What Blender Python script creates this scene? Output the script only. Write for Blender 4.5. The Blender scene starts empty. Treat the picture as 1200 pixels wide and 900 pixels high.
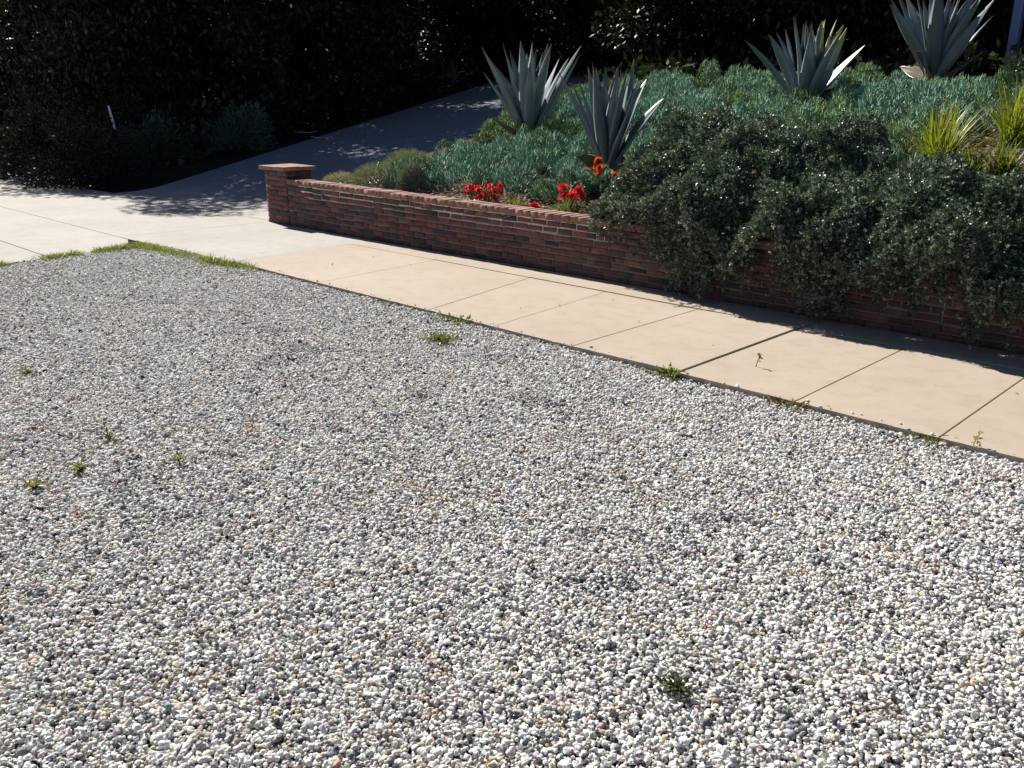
import bpy, bmesh, math, random
import numpy as np
from mathutils import Vector, Matrix

random.seed(7)
R = np.random.default_rng(11)
sc = bpy.context.scene
COL = sc.collection
PI = math.pi

# ------------------------------------------------------------------ helpers
def tag(o, label=None, cat=None, group=None, kind=None):
    if label: o['label'] = label
    if cat: o['category'] = cat
    if group: o['group'] = group
    if kind: o['kind'] = kind
    return o

def link(o, parent=None):
    COL.objects.link(o)
    if parent: o.parent = parent
    return o

def empty(name, loc=(0, 0, 0)):
    o = bpy.data.objects.new(name, None)
    o.empty_display_size = .1
    o.location = loc
    return link(o)

def mesh_np(name, V, F, mat, cols=None, smooth=False):
    """V (n,3), F (m,k) of equal sized polygons, optional per-vertex colour."""
    V = np.asarray(V, np.float32); F = np.asarray(F, np.int32)
    me = bpy.data.meshes.new(name)
    m, k = F.shape
    me.vertices.add(len(V)); me.vertices.foreach_set('co', V.ravel())
    me.loops.add(m * k); me.loops.foreach_set('vertex_index', F.ravel())
    me.polygons.add(m)
    me.polygons.foreach_set('loop_start', np.arange(0, m * k, k, dtype=np.int32))
    me.polygons.foreach_set('loop_total', np.full(m, k, np.int32))
    if smooth: me.polygons.foreach_set('use_smooth', np.ones(m, bool))
    me.update(calc_edges=True)
    if cols is not None:
        a = me.attributes.new('col', 'FLOAT_COLOR', 'POINT')
        c = np.ones((len(V), 4), np.float32); c[:, :3] = cols
        a.data.foreach_set('color', c.ravel())
    me.materials.append(mat)
    return me

def obj(name, me, parent=None, loc=None):
    o = bpy.data.objects.new(name, me)
    if loc is not None: o.location = loc
    return link(o, parent)

class MB:
    """collects pieces (verts, quads, colours) for ONE mesh"""
    def __init__(s): s.V = []; s.F = []; s.C = []; s.n = 0
    def add(s, V, F, C=None):
        V = np.asarray(V, float); F = np.asarray(F, int)
        s.V.append(V); s.F.append(F + s.n)
        if C is not None:
            C = np.asarray(C, float)
            if C.ndim == 1: C = np.tile(C, (len(V), 1))
            s.C.append(C)
        s.n += len(V)
    def mesh(s, name, mat, smooth=False):
        return mesh_np(name, np.concatenate(s.V), np.concatenate(s.F), mat,
                       np.concatenate(s.C) if s.C else None, smooth)

def unit(a): return a / np.maximum(np.linalg.norm(a, axis=-1, keepdims=True), 1e-9)
def rand_dir(n): return unit(R.normal(size=(n, 3)))

def leaves(P, D, N, L, W, fold=.18, mid=.45):
    """diamond shaped folded leaves -> verts, quads"""
    n = len(P)
    L = np.broadcast_to(np.asarray(L, float).reshape(-1, 1), (n, 1)); W = np.broadcast_to(np.asarray(W, float).reshape(-1, 1), (n, 1))
    S = unit(np.cross(D, N)); N2 = unit(np.cross(S, D))
    A = P; B = P + D * L * mid + S * W / 2 + N2 * W * fold
    T = P + D * L; C = P + D * L * mid - S * W / 2 + N2 * W * fold
    V = np.stack([A, B, T, C], 1).reshape(-1, 3)
    F = np.arange(4 * n).reshape(n, 4)
    return V, F

def blades(P, D, L, W, bend, seg=3, flat=None):
    """arching grass blades as ribbons; bend = sideways reach vector"""
    n = len(P); L = np.broadcast_to(np.asarray(L, float).reshape(-1, 1), (n, 1))
    W = np.broadcast_to(np.asarray(W, float).reshape(-1, 1), (n, 1))
    S = unit(np.cross(D, unit(bend + 1e-6)))
    V = []
    for i in range(seg + 1):
        t = i / seg
        c = P + D * L * t + bend * L * t * t - np.array([0, 0, 1]) * L * .12 * t ** 3
        w = W * (1 - t) ** .6 * .5 + .0004
        V += [c - S * w, c + S * w]
    V = np.stack(V, 1).reshape(-1, 3)
    k = 2 * (seg + 1)
    q = np.array([[2 * i, 2 * i + 1, 2 * i + 3, 2 * i + 2] for i in range(seg)])
    F = (np.arange(n)[:, None, None] * k + q[None]).reshape(-1, 4)
    return V, F, k

def tube(pts, radii, sides=8, cap=True):
    pts = np.asarray(pts, float); V = []; F = []
    for i, p in enumerate(pts):
        d = pts[min(i + 1, len(pts) - 1)] - pts[max(i - 1, 0)]
        d = d / np.linalg.norm(d)
        a = np.cross(d, [0, 0, 1.] if abs(d[2]) < .9 else [1., 0, 0]); a /= np.linalg.norm(a); b = np.cross(d, a)
        for k in range(sides):
            t = 2 * PI * k / sides
            V.append(p + radii[i] * (math.cos(t) * a + math.sin(t) * b))
    for i in range(len(pts) - 1):
        for k in range(sides):
            k2 = (k + 1) % sides
            F.append([i * sides + k, i * sides + k2, (i + 1) * sides + k2, (i + 1) * sides + k])
    return np.array(V), np.array(F)

def vnoise(x, y, s, seed=0):
    """smooth value noise 0..1"""
    x = np.asarray(x, float) / s + 100.37; y = np.asarray(y, float) / s + 57.13
    xi = np.floor(x); yi = np.floor(y); fx = x - xi; fy = y - yi
    fx = fx * fx * (3 - 2 * fx); fy = fy * fy * (3 - 2 * fy)
    def h(a, b):
        v = np.sin(a * 127.1 + b * 311.7 + seed * 74.7) * 43758.5453
        return v - np.floor(v)
    return (h(xi, yi) * (1 - fx) + h(xi + 1, yi) * fx) * (1 - fy) + (h(xi, yi + 1) * (1 - fx) + h(xi + 1, yi + 1) * fx) * fy

def sstep(t): t = np.clip(t, 0, 1); return t * t * (3 - 2 * t)

# ------------------------------------------------------------------ materials
def new_mat(name):
    m = bpy.data.materials.new(name); m.use_nodes = True
    nt = m.node_tree; nt.nodes.clear()
    out = nt.nodes.new('ShaderNodeOutputMaterial')
    p = nt.nodes.new('ShaderNodeBsdfPrincipled')
    nt.links.new(p.outputs[0], out.inputs[0])
    return m, nt, p, out

def N(nt, t, **kw):
    n = nt.nodes.new(t)
    for k, v in kw.items(): setattr(n, k, v)
    return n

def noise(nt, scale, detail=4, rough=.55, vec=None):
    n = N(nt, 'ShaderNodeTexNoise'); n.inputs['Scale'].default_value = scale
    n.inputs['Detail'].default_value = detail; n.inputs['Roughness'].default_value = rough
    if vec: nt.links.new(vec, n.inputs['Vector'])
    return n

def ramp(nt, fac, stops):
    r = N(nt, 'ShaderNodeValToRGB')
    e = r.color_ramp.elements
    while len(e) > 1: e.remove(e[-1])
    e[0].position = stops[0][0]; e[0].color = (*stops[0][1], 1)
    for p, c in stops[1:]:
        x = e.new(p); x.color = (*c, 1)
    nt.links.new(fac, r.inputs[0]); return r

def mix(nt, fac, a, b, mode='MIX'):
    n = N(nt, 'ShaderNodeMix', data_type='RGBA', blend_type=mode)
    for s, v in ((n.inputs[0], fac), (n.inputs[6], a), (n.inputs[7], b)):
        if hasattr(v, 'is_output'): nt.links.new(v, s)
        elif isinstance(v, (int, float)): s.default_value = v
        else: s.default_value = (*v, 1)
    return n.outputs[2]

def bump(nt, p, h, strength, dist):
    b = N(nt, 'ShaderNodeBump'); b.inputs['Strength'].default_value = strength
    b.inputs['Distance'].default_value = dist
    nt.links.new(h, b.inputs['Height']); nt.links.new(b.outputs[0], p.inputs['Normal'])

def geo_pos(nt): return N(nt, 'ShaderNodeNewGeometry').outputs['Position']

def leaf_mat(name, rough=.45, trans=.25, spec=.4, tint=(1, 1, 1), tr_tint=(1.3, 1.5, .5)):
    m, nt, p, out = new_mat(name)
    a = N(nt, 'ShaderNodeAttribute', attribute_name='col')
    c = mix(nt, 1., a.outputs[0], tint, 'MULTIPLY')
    nt.links.new(c, p.inputs['Base Color'])
    p.inputs['Roughness'].default_value = rough
    p.inputs['Specular IOR Level'].default_value = spec
    if trans > 0:
        t = N(nt, 'ShaderNodeBsdfTranslucent')
        nt.links.new(mix(nt, 1., c, tr_tint, 'MULTIPLY'), t.inputs[0])
        ms = N(nt, 'ShaderNodeMixShader'); ms.inputs[0].default_value = trans
        nt.links.new(p.outputs[0], ms.inputs[1]); nt.links.new(t.outputs[0], ms.inputs[2])
        nt.links.new(ms.outputs[0], out.inputs[0])
    return m

M_tree = leaf_mat('tree_leaf', .42, .15, .35)
M_shrub = leaf_mat('shrub_leaf', .38, .12, .45, tr_tint=(1.2, 1.35, .7))
M_chalk = leaf_mat('succulent_leaf', .7, .12, .15, tr_tint=(1, 1.2, .8))
M_grass = leaf_mat('grass_blade', .4, .35, .35, tr_tint=(1.4, 1.5, .4))
M_petal = leaf_mat('petal', .45, .35, .3, tr_tint=(1.5, .8, .8))
M_agave = leaf_mat('agave_skin', .34, 0, .55)
M_litter = leaf_mat('dry_leaf', .8, .1, .2, tr_tint=(1, 1, .8))

def bark_mat(name, c1, c2):
    m, nt, p, out = new_mat(name)
    n = noise(nt, 9, 6, .65, geo_pos(nt))
    nt.links.new(ramp(nt, n.outputs[0], [(.3, c1), (.7, c2)]).outputs[0], p.inputs['Base Color'])
    p.inputs['Roughness'].default_value = .9
    bump(nt, p, n.outputs[0], .6, .02)
    return m
M_bark = bark_mat('bark', (.03, .022, .016), (.1, .08, .06))
M_twig = bark_mat('twig', (.04, .03, .02), (.12, .09, .06))

def concrete_mat(name, c1, c2, stain, grain=.5):
    m, nt, p, out = new_mat(name)
    pos = geo_pos(nt)
    big = noise(nt, .9, 5, .6, pos); mid = noise(nt, 6, 6, .7, pos); fine = noise(nt, 120, 6, .8, pos)
    c = ramp(nt, big.outputs[0], [(.3, c1), (.7, c2)]).outputs[0]
    st = ramp(nt, mid.outputs[0], [(.36, (1, 1, 1)), (.52, (0, 0, 0))]).outputs[0]
    c = mix(nt, N_mul(nt, st, .28), c, stain)
    gr = ramp(nt, fine.outputs[0], [(.3, (.68, .66, .64)), (.7, (1.2, 1.2, 1.2))]).outputs[0]
    c = mix(nt, grain, c, mix(nt, 1., c, gr, 'MULTIPLY'))
    # scattered dark specks and drips
    vo = N(nt, 'ShaderNodeTexVoronoi'); vo.inputs['Scale'].default_value = 9
    nt.links.new(pos, vo.inputs['Vector'])
    sp = ramp(nt, vo.outputs['Distance'], [(.015, (1, 1, 1)), (.05, (0, 0, 0))]).outputs[0]
    c = mix(nt, N_mul(nt, sp, .35), c, (.12, .1, .085))
    nt.links.new(c, p.inputs['Base Color'])
    p.inputs['Roughness'].default_value = .85; p.inputs['Specular IOR Level'].default_value = .25
    h = N(nt, 'ShaderNodeMath', operation='ADD'); nt.links.new(fine.outputs[0], h.inputs[0]); nt.links.new(mid.outputs[0], h.inputs[1])
    bump(nt, p, h.outputs[0], .25, .004)
    return m
def N_mul(nt, a, k):
    n = N(nt, 'ShaderNodeMath', operation='MULTIPLY'); nt.links.new(a, n.inputs[0]); n.inputs[1].default_value = k
    return n.outputs[0]

M_walk = concrete_mat('sidewalk_concrete', (.40, .335, .265), (.46, .393, .317), (.30, .236, .178))
M_apron = concrete_mat('apron_concrete', (.375, .352, .318), (.44, .418, .38), (.27, .243, .21))
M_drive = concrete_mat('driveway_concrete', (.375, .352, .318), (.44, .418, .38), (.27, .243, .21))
def drive_shade(m):
    # upper driveway darkens to blue grey: tree shade put into the colour, uneven border
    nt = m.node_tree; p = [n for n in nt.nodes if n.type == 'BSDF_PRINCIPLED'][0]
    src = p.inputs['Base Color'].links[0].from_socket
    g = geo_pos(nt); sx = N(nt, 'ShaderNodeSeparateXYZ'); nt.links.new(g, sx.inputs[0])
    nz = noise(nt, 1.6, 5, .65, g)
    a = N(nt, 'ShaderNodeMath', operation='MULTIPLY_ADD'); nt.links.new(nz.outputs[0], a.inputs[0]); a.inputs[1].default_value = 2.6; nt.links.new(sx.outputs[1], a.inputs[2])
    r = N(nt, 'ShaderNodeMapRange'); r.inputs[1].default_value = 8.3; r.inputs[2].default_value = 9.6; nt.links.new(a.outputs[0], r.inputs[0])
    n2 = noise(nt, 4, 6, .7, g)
    shade_col = ramp(nt, n2.outputs[0], [(.3, (.19, .2, .22)), (.7, (.28, .29, .31))]).outputs[0]
    nt.links.new(mix(nt, r.outputs[0], src, shade_col), p.inputs['Base Color'])
drive_shade(M_drive)

def soil_mat(name, c1, c2, scale=14):
    m, nt, p, out = new_mat(name)
    pos = geo_pos(nt)
    n = noise(nt, scale, 8, .7, pos); n2 = noise(nt, .7, 3, .5, pos)
    c = ramp(nt, n.outputs[0], [(.3, c1), (.72, c2)]).outputs[0]
    c = mix(nt, .5, c, mix(nt, 1., c, ramp(nt, n2.outputs[0], [(.3, (.5, .5, .5)), (.7, (1.2, 1.2, 1.2))]).outputs[0], 'MULTIPLY'))
    nt.links.new(c, p.inputs['Base Color']); p.inputs['Roughness'].default_value = .95
    p.inputs['Specular IOR Level'].default_value = .1
    bump(nt, p, n.outputs[0], .9, .03)
    return m
M_soil = soil_mat('bed_soil', (.035, .024, .017), (.13, .09, .06))
M_ground = soil_mat('ground_soil', (.02, .016, .012), (.06, .045, .033))
M_sub = soil_mat('gravel_bed', (.02, .018, .016), (.07, .06, .053), 60)

def brick_mat():
    m, nt, p, out = new_mat('clinker_brick')
    a = N(nt, 'ShaderNodeAttribute', attribute_name='col')
    pos = geo_pos(nt)
    n = noise(nt, 28, 6, .7, pos); sm = noise(nt, 11, 8, .8, pos); f = noise(nt, 160, 3, .6, pos)
    c = mix(nt, .8, a.outputs[0], mix(nt, 1., a.outputs[0], ramp(nt, n.outputs[0], [(.3, (.45, .42, .42)), (.7, (1.35, 1.3, 1.3))]).outputs[0], 'MULTIPLY'))
    lime = ramp(nt, sm.outputs[0], [(.42, (0, 0, 0)), (.72, (1, 1, 1))]).outputs[0]
    c = mix(nt, N_mul(nt, lime, .2), c, (.15, .13, .115))
    nt.links.new(c, p.inputs['Base Color']); p.inputs['Roughness'].default_value = .85
    h = N(nt, 'ShaderNodeMath', operation='ADD'); nt.links.new(n.outputs[0], h.inputs[0]); nt.links.new(f.outputs[0], h.inputs[1])
    bump(nt, p, h.outputs[0], .7, .006)
    return m
M_brick = brick_mat()

def plain_mat(name, c1, c2, rough=.85, scale=40, bs=.5):
    m, nt, p, out = new_mat(name)
    n = noise(nt, scale, 5, .6, geo_pos(nt))
    nt.links.new(ramp(nt, n.outputs[0], [(.3, c1), (.7, c2)]).outputs[0], p.inputs['Base Color'])
    p.inputs['Roughness'].default_value = rough
    bump(nt, p, n.outputs[0], bs, .004)
    return m
M_mortar = plain_mat('mortar', (.11, .085, .075), (.24, .2, .18))
M_cap = plain_mat('cap_brick', (.22, .10, .07), (.36, .2, .14), .85, 26)
M_stake = plain_mat('stake_paint', (.6, .62, .62), (.75, .76, .76), .5)
M_post = plain_mat('post_paint', (.16, .2, .36), (.22, .27, .45), .6, 12)
M_rock = plain_mat('rock', (.05, .055, .07), (.12, .12, .14), .9, 22, .8)

# ------------------------------------------------------------------ terrain shape
def drive_z(y):
    t = np.asarray(y, float) - 6.6
    s = np.where(t < 0, 0, np.where(t < 1, .08 * t * t, .16 * t - .08))
    return np.where(t > 16, .16 * 16 - .08 + .1 * (np.minimum(t, 60) - 16), s)
def drive_r(y): return np.where(y < 7, -11.45, -11.45 - .33 * (y - 7))
def drive_l(y): return np.where(y < 7, -17.1, -17.1 - .37 * (y - 7))
def bed_z(x, y):
    x = np.asarray(x, float); y = np.asarray(y, float)
    core = .42 + .18 * (np.minimum(y, 14.5) - 6.36) + .02 * (np.maximum(y, 14.5) - 14.5)
    core = core + .10 * (vnoise(x, y, 1.7, 3) - .5)
    crest = np.where(y < 7, -10.2, -10.2 - .15 * (y - 7))
    edge = drive_r(y) + .1
    t = sstep((x - edge) / (crest - edge))
    return drive_z(y) + .02 + (core - drive_z(y) - .02) * t

# base ground: one sheet out to the horizon
def ground_sheet():
    gx = np.concatenate([[-300, -150, -90, -60], np.arange(-45, 16, 1.), [30, 60, 150, 300]])
    gy = np.concatenate([[-300, -120, -50, -20, -8], np.arange(-2, 6, 1.), np.arange(6.4, 40, 1.), [50, 66, 120, 300]])
    X, Y = np.meshgrid(gx, gy)
    Z = np.where(Y < 6.45, -.12, drive_z(Y) - .05)
    left = sstep((drive_l(Y) - .3 - X) / 3.) * (Y > 6.45)
    Z = Z + left * (.25 + .35 * (vnoise(X, Y, 5, 2) - .3))
    Z = Z + np.where(Y > 24, .5 * vnoise(X, Y, 9, 5), 0)
    V = np.stack([X, Y, Z], -1).reshape(-1, 3)
    h, w = X.shape
    i = np.arange(h * w).reshape(h, w)
    F = np.stack([i[:-1, :-1], i[:-1, 1:], i[1:, 1:], i[1:, :-1]], -1).reshape(-1, 4)
    return mesh_np('ground', V, F, M_ground, smooth=True)
tag(obj('ground', ground_sheet()), kind='structure')

def grid_sheet(name, xs_of_y, ys, nx, zf, mat):
    V = []
    for y in ys:
        a, b = xs_of_y(y)
        x = np.linspace(a, b, nx); V.append(np.stack([x, np.full(nx, y), zf(x, np.full(nx, y))], 1))
    V = np.concatenate(V); ny = len(ys); i = np.arange(ny * nx).reshape(ny, nx)
    F = np.stack([i[:-1, :-1], i[:-1, 1:], i[1:, 1:], i[1:, :-1]], -1).reshape(-1, 4)
    return mesh_np(name, V, F, mat, smooth=True)

# planting bed soil
tag(obj('bed_soil', grid_sheet('bed_soil', lambda y: (float(drive_r(np.array(y))) + .02, 6.0), np.arange(6.59, 26, .22), 90, bed_z, M_soil)), kind='structure')
# driveway
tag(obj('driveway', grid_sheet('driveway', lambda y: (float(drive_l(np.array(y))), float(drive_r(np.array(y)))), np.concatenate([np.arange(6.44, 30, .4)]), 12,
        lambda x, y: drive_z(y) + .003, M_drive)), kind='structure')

# gravel sub-base sheet
GZ = -.050
tag(obj('gravel_base', mesh_np('gravel_base', [(-10.6, -6, GZ), (9, -6, GZ), (9, 4.5, GZ), (-10.6, 4.5, GZ)], [[0, 1, 2, 3]], M_sub)), kind='structure')

# ------------------------------------------------------------------ concrete slabs
def slab(bm, corners, z0, z1, bev=.007, dz=None):
    dz = dz or [0] * len(corners)
    vb = [bm.verts.new((x, y, z0)) for x, y in corners]
    vt = [bm.verts.new((x, y, z1 + d)) for (x, y), d in zip(corners, dz)]
    fs = [bm.faces.new(vt)]
    n = len(corners)
    for i in range(n): bm.faces.new((vb[i], vb[(i + 1) % n], vt[(i + 1) % n], vt[i]))
    es = [e for e in fs[0].edges]
    if bev: bmesh.ops.bevel(bm, geom=es, offset=bev, segments=2, affect='EDGES', profile=.6)

def bm_obj(name, bm, mat, parent=None):
    me = bpy.data.meshes.new(name); bm.normal_update(); bm.to_mesh(me); bm.free()
    me.materials.append(mat)
    return obj(name, me, parent)

YN, YF, YW = 4.40, 5.985, 6.375
jn = [-8.60, -6.98, -5.37, -4.60, -3.81, -2.925, -2.14, -1.355, -.57, .22, 1.0, 1.8, 2.6, 3.4, 4.2, 5.0]
jf = [-8.75, -7.16, -5.74, -4.80, -3.83, -2.93, -2.15, -1.36, -.57, .22, 1.0, 1.8, 2.6, 3.4, 4.2, 5.0]
bm = bmesh.new()
faint = {1, 3}
for i in range(len(jn) - 1):
    gl = .004 if i not in faint else .0016
    gr = .004 if (i + 1) not in faint else .0016
    d0 = d1 = 0.
    if i == 5: gl = .006
    if i == 4: gr = .006; d1 = .011
    b = .006
    x_a, x_b = jn[i] + gl, jn[i + 1] - gr; q = max(4, int((x_b - x_a) / .05))
    edge = [(x_a + (x_b - x_a) * t / q, YN + (0 if t in (0, q) else random.gauss(0, .0022) + (.012 * random.random() if random.random() < .07 else 0))) for t in range(q + 1)]
    slab(bm, edge + [(jf[i + 1] - gr, YF), (jf[i] + gl, YF)], -.1, 0., .004, [d0 + (d1 * .7 - d0) * t / q for t in range(q + 1)] + [d1, d0])
# narrow strip against the wall
xs = [-8.75, -7.2, -5.74, -3.83, -2.93, -1.36, .22, 1.8, 5.0]
for a, b in zip(xs[:-1], xs[1:]):
    slab(bm, [(a + .003, YF + .008), (b - .003, YF + .008), (b - .003, YW - .004), (a + .003, YW - .004)], -.1, .004 + random.uniform(-.003, .004), .006)
tag(bm_obj('sidewalk', bm, M_walk), kind='structure')

# apron where sidewalk, driveway and street meet
bm = bmesh.new()
def edge_x(y): return -10.42 + .145 * (4.25 - y)
slab(bm, [(-11.3, 4.262), (-8.605, 4.37), (-8.755, YW - .004), (-11.3, YW - .004)], -.1, 0, .006)
slab(bm, [(-15.2, 4.262), (-11.304, 4.262), (-11.304, 6.45), (-15.2, 6.45)], -.1, .0, .003)
slab(bm, [(-60, 4.262), (-15.203, 4.262), (-15.203, 6.45), (-60, 6.45)], -.1, .0, .003)
slab(bm, [(-60, 3.105), (edge_x(3.1), 3.105), (edge_x(4.0), 4.0), (-10.75, 4.15), (-11.0, 4.25), (-60, 4.25)], -.1, .001, .005)
slab(bm, [(-60, -12), (edge_x(-12), -12), (edge_x(3.09), 3.095), (-60, 3.095)], -.1, .0, .005)
tag(bm_obj('apron', bm, M_apron), kind='structure')

# ------------------------------------------------------------------ gravel (stuff, instanced pebbles)
def gravel():
    def in_region(x, y):
        return (y < 4.385) & (x > edge_x(y) - .02) & (x < 3.2) & (y > -1.2) & (y > -.20 * (-x) - 0.0 - .6 + 0 * x) \
            & (y < 4.255 + .045 * np.clip((x + 11.3), 0, 2.7)) & (x + 0.62 * y < 3.2)
    pts = []
    for layer, (sp, z, sc_) in enumerate(((.020, GZ + .004, 1.15), (.0126, GZ + .016, 1.0), (.021, GZ + .024, 1.0))):
        nx = int(14 / sp); ny = int(6 / (sp * .866))
        I, J = np.meshgrid(np.arange(nx), np.arange(ny))
        X = -10.9 + (I + .5 * (J % 2)) * sp + R.normal(0, sp * .3, I.shape)
        Y = -1.4 + J * sp * .866 + R.normal(0, sp * .3, I.shape)
        X = X.ravel(); Y = Y.ravel()
        k = in_region(X, Y)
        # view wedge with about 1.2 m to spare on each side; sparse elsewhere
        fwd = (-X + Y) * .7071; lat = (X + Y) * .7071
        wedge = (np.abs(lat) < .66 * fwd + 1.3) & (fwd > .4)
        k &= wedge
        X, Y = X[k], Y[k]
        und = .010 * (vnoise(X, Y, .5, 1) - .5) + .016 * (vnoise(X, Y, 1.9, 2) - .5)
        # gravel kept a little lower against the walk
        und = und + .008 * sstep((Y - 4.0) / .3) + .022 * sstep((-8.2 - X) / 1.2)
        Z = z + und + R.normal(0, .0038, len(X))
        pts.append((np.stack([X, Y, Z], 1), np.full(len(X), sc_)))
    sx = R.uniform(-8.5, 2, 90); sy = 4.405 + np.abs(R.normal(0, .035, 90))
    pts.append((np.stack([sx, sy, np.full(90, .005)], 1), np.full(90, .85)))
    P = np.concatenate([a for a, b in pts]); S = np.concatenate([b for a, b in pts]); n = len(P)
    size = S * np.clip(R.lognormal(0, .29, n), .5, 2.1) * .0062
    sca = np.stack([size * R.uniform(.95, 1.35, n), size * R.uniform(.8, 1.05, n), size * np.where(R.random(n) < .35, R.uniform(.42, .65, n), R.uniform(.65, .95, n))], 1)
    rot = np.stack([R.normal(0, .5, n), R.normal(0, .5, n), R.uniform(0, 6.283, n)], 1)
    # stone colours: mostly pale grey, some white, slate, dark, tan and rust; loosely clustered
    base = np.array([(.64, .625, .59), (.74, .73, .695), (.83, .82, .785), (.50, .495, .48), (.31, .315, .32), (.16, .165, .18), (.05, .055, .065),
                     (.55, .46, .35), (.42, .28, .2), (.50, .42, .45), (.36, .43, .46)])
    w = np.array([.22, .27, .24, .08, .06, .05, .034, .085, .012, .03, .014]); w /= w.sum()
    cl = vnoise(P[:, 0], P[:, 1], .16, 9) * .6 + vnoise(P[:, 0], P[:, 1], .5, 4) * .4
    u = R.random(n)
    u = np.clip(u, 0, 1); idx = np.searchsorted(np.cumsum(w), u).clip(0, len(w) - 1)
    dark = (cl > .72) & (R.random(n) < .3)
    idx[dark] = R.choice([3, 4, 5, 6, 10], dark.sum(), p=[.3, .3, .2, .1, .1])
    warm = (vnoise(P[:, 0], P[:, 1], .13, 21) > .86) & (R.random(n) < .45)
    idx[warm] = R.choice([7, 8, 9, 2], warm.sum(), p=[.45, .15, .2, .2])
    colr = base[idx] * R.uniform(.82, 1.12, (n, 1)) * R.normal(1, .025, (n, 3))
    me = bpy.data.meshes.new('gravel'); me.vertices.add(n); me.vertices.foreach_set('co', P.astype(np.float32).ravel())
    for nm, ty, arr, key in (('sca', 'FLOAT_VECTOR', sca, 'vector'), ('rot', 'FLOAT_VECTOR', rot, 'vector')):
        a = me.attributes.new(nm, ty, 'POINT'); a.data.foreach_set(key, arr.astype(np.float32).ravel())
    a = me.attributes.new('tone', 'FLOAT_COLOR', 'POINT')
    c4 = np.ones((n, 4), np.float32); c4[:, :3] = colr; a.data.foreach_set('color', c4.ravel())
    # material
    m, nt, p, out = new_mat('pebble')
    at = N(nt, 'ShaderNodeAttribute', attribute_name='tone', attribute_type='INSTANCER')
    tc = N(nt, 'ShaderNodeTexCoord')
    nz = noise(nt, 150, 4, .7, geo_pos(nt)); nz2 = noise(nt, 700, 2, .6, geo_pos(nt))
    c = mix(nt, .7, at.outputs[0], mix(nt, 1., at.outputs[0], ramp(nt, nz.outputs[0], [(.3, (.7, .7, .7)), (.7, (1.2, 1.2, 1.2))]).outputs[0], 'MULTIPLY'))
    c = mix(nt, .5, c, mix(nt, 1., c, ramp(nt, nz2.outputs[0], [(.35, (.75, .75, .75)), (.65, (1.15, 1.15, 1.15))]).outputs[0], 'MULTIPLY'))
    nt.links.new(c, p.inputs['Base Color']); p.inputs['Roughness'].default_value = .75
    p.inputs['Specular IOR Level'].default_value = .2
    o = obj('gravel', me)
    # geometry nodes: five pebble shapes, one picked per point
    ng = bpy.data.node_groups.new('pebbles', 'GeometryNodeTree')
    ng.interface.new_socket('Geometry', in_out='INPUT', socket_type='NodeSocketGeometry')
    ng.interface.new_socket('Geometry', in_out='OUTPUT', socket_type='NodeSocketGeometry')
    nn = ng.nodes; L = ng.links
    gi = nn.new('NodeGroupInput'); go = nn.new('NodeGroupOutput')
    g2i = nn.new('GeometryNodeGeometryToInstance')
    for i in range(6):
        ico = nn.new('GeometryNodeMeshIcoSphere'); ico.inputs['Radius'].default_value = 1; ico.inputs['Subdivisions'].default_value = 3
        pos = nn.new('GeometryNodeInputPosition')
        off = nn.new('ShaderNodeVectorMath'); off.operation = 'ADD'; off.inputs[1].default_value = (i * 7.3, i * 3.1, i * 5.7)
        L.new(pos.outputs[0], off.inputs[0])
        tn = nn.new('ShaderNodeTexNoise'); tn.inputs['Scale'].default_value = .85; tn.inputs['Detail'].default_value = 2
        L.new(off.outputs[0], tn.inputs['Vector'])
        sub = nn.new('ShaderNodeVectorMath'); sub.operation = 'SUBTRACT'; sub.inputs[1].default_value = (.5, .5, .5)
        L.new(tn.outputs['Color'], sub.inputs[0])
        scl = nn.new('ShaderNodeVectorMath'); scl.operation = 'SCALE'; scl.inputs['Scale'].default_value = 1.6
        L.new(sub.outputs[0], scl.inputs[0])
        sp = nn.new('GeometryNodeSetPosition'); L.new(ico.outputs[0], sp.inputs['Geometry']); L.new(scl.outputs[0], sp.inputs['Offset'])
        sm = nn.new('GeometryNodeSetShadeSmooth'); L.new(sp.outputs[0], sm.inputs[0])
        mt = nn.new('GeometryNodeSetMaterial'); mt.inputs['Material'].default_value = m; L.new(sm.outputs[0], mt.inputs[0])
        L.new(mt.outputs[0], g2i.inputs[0])
    iop = nn.new('GeometryNodeInstanceOnPoints'); iop.inputs['Pick Instance'].default_value = True
    L.new(gi.outputs[0], iop.inputs['Points']); L.new(g2i.outputs[0], iop.inputs['Instance'])
    rv = nn.new('FunctionNodeRandomValue'); rv.data_type = 'INT'
    ri = [s for s in rv.inputs if s.type == 'INT' and s.enabled]
    for s in rv.inputs:
        if s.type == 'INT' and s.name == 'Max': s.default_value = 5
        if s.type == 'INT' and s.name == 'Min': s.default_value = 0
    L.new([s for s in rv.outputs if s.type == 'INT'][0], iop.inputs['Instance Index'])
    for nm, sock in (('sca', 'Scale'), ('rot', 'Rotation')):
        na = nn.new('GeometryNodeInputNamedAttribute'); na.data_type = 'FLOAT_VECTOR'; na.inputs['Name'].default_value = nm
        L.new(na.outputs[0], iop.inputs[sock])
    L.new(iop.outputs[0], go.inputs[0])
    md = o.modifiers.new('pebbles', 'NODES'); md.node_group = ng
    me.materials.append(m)
    tag(o, 'loose rounded pale grey pebbles covering the whole verge beside the sidewalk', 'gravel', kind='stuff')
    print('pebbles', n)
gravel()

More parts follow.
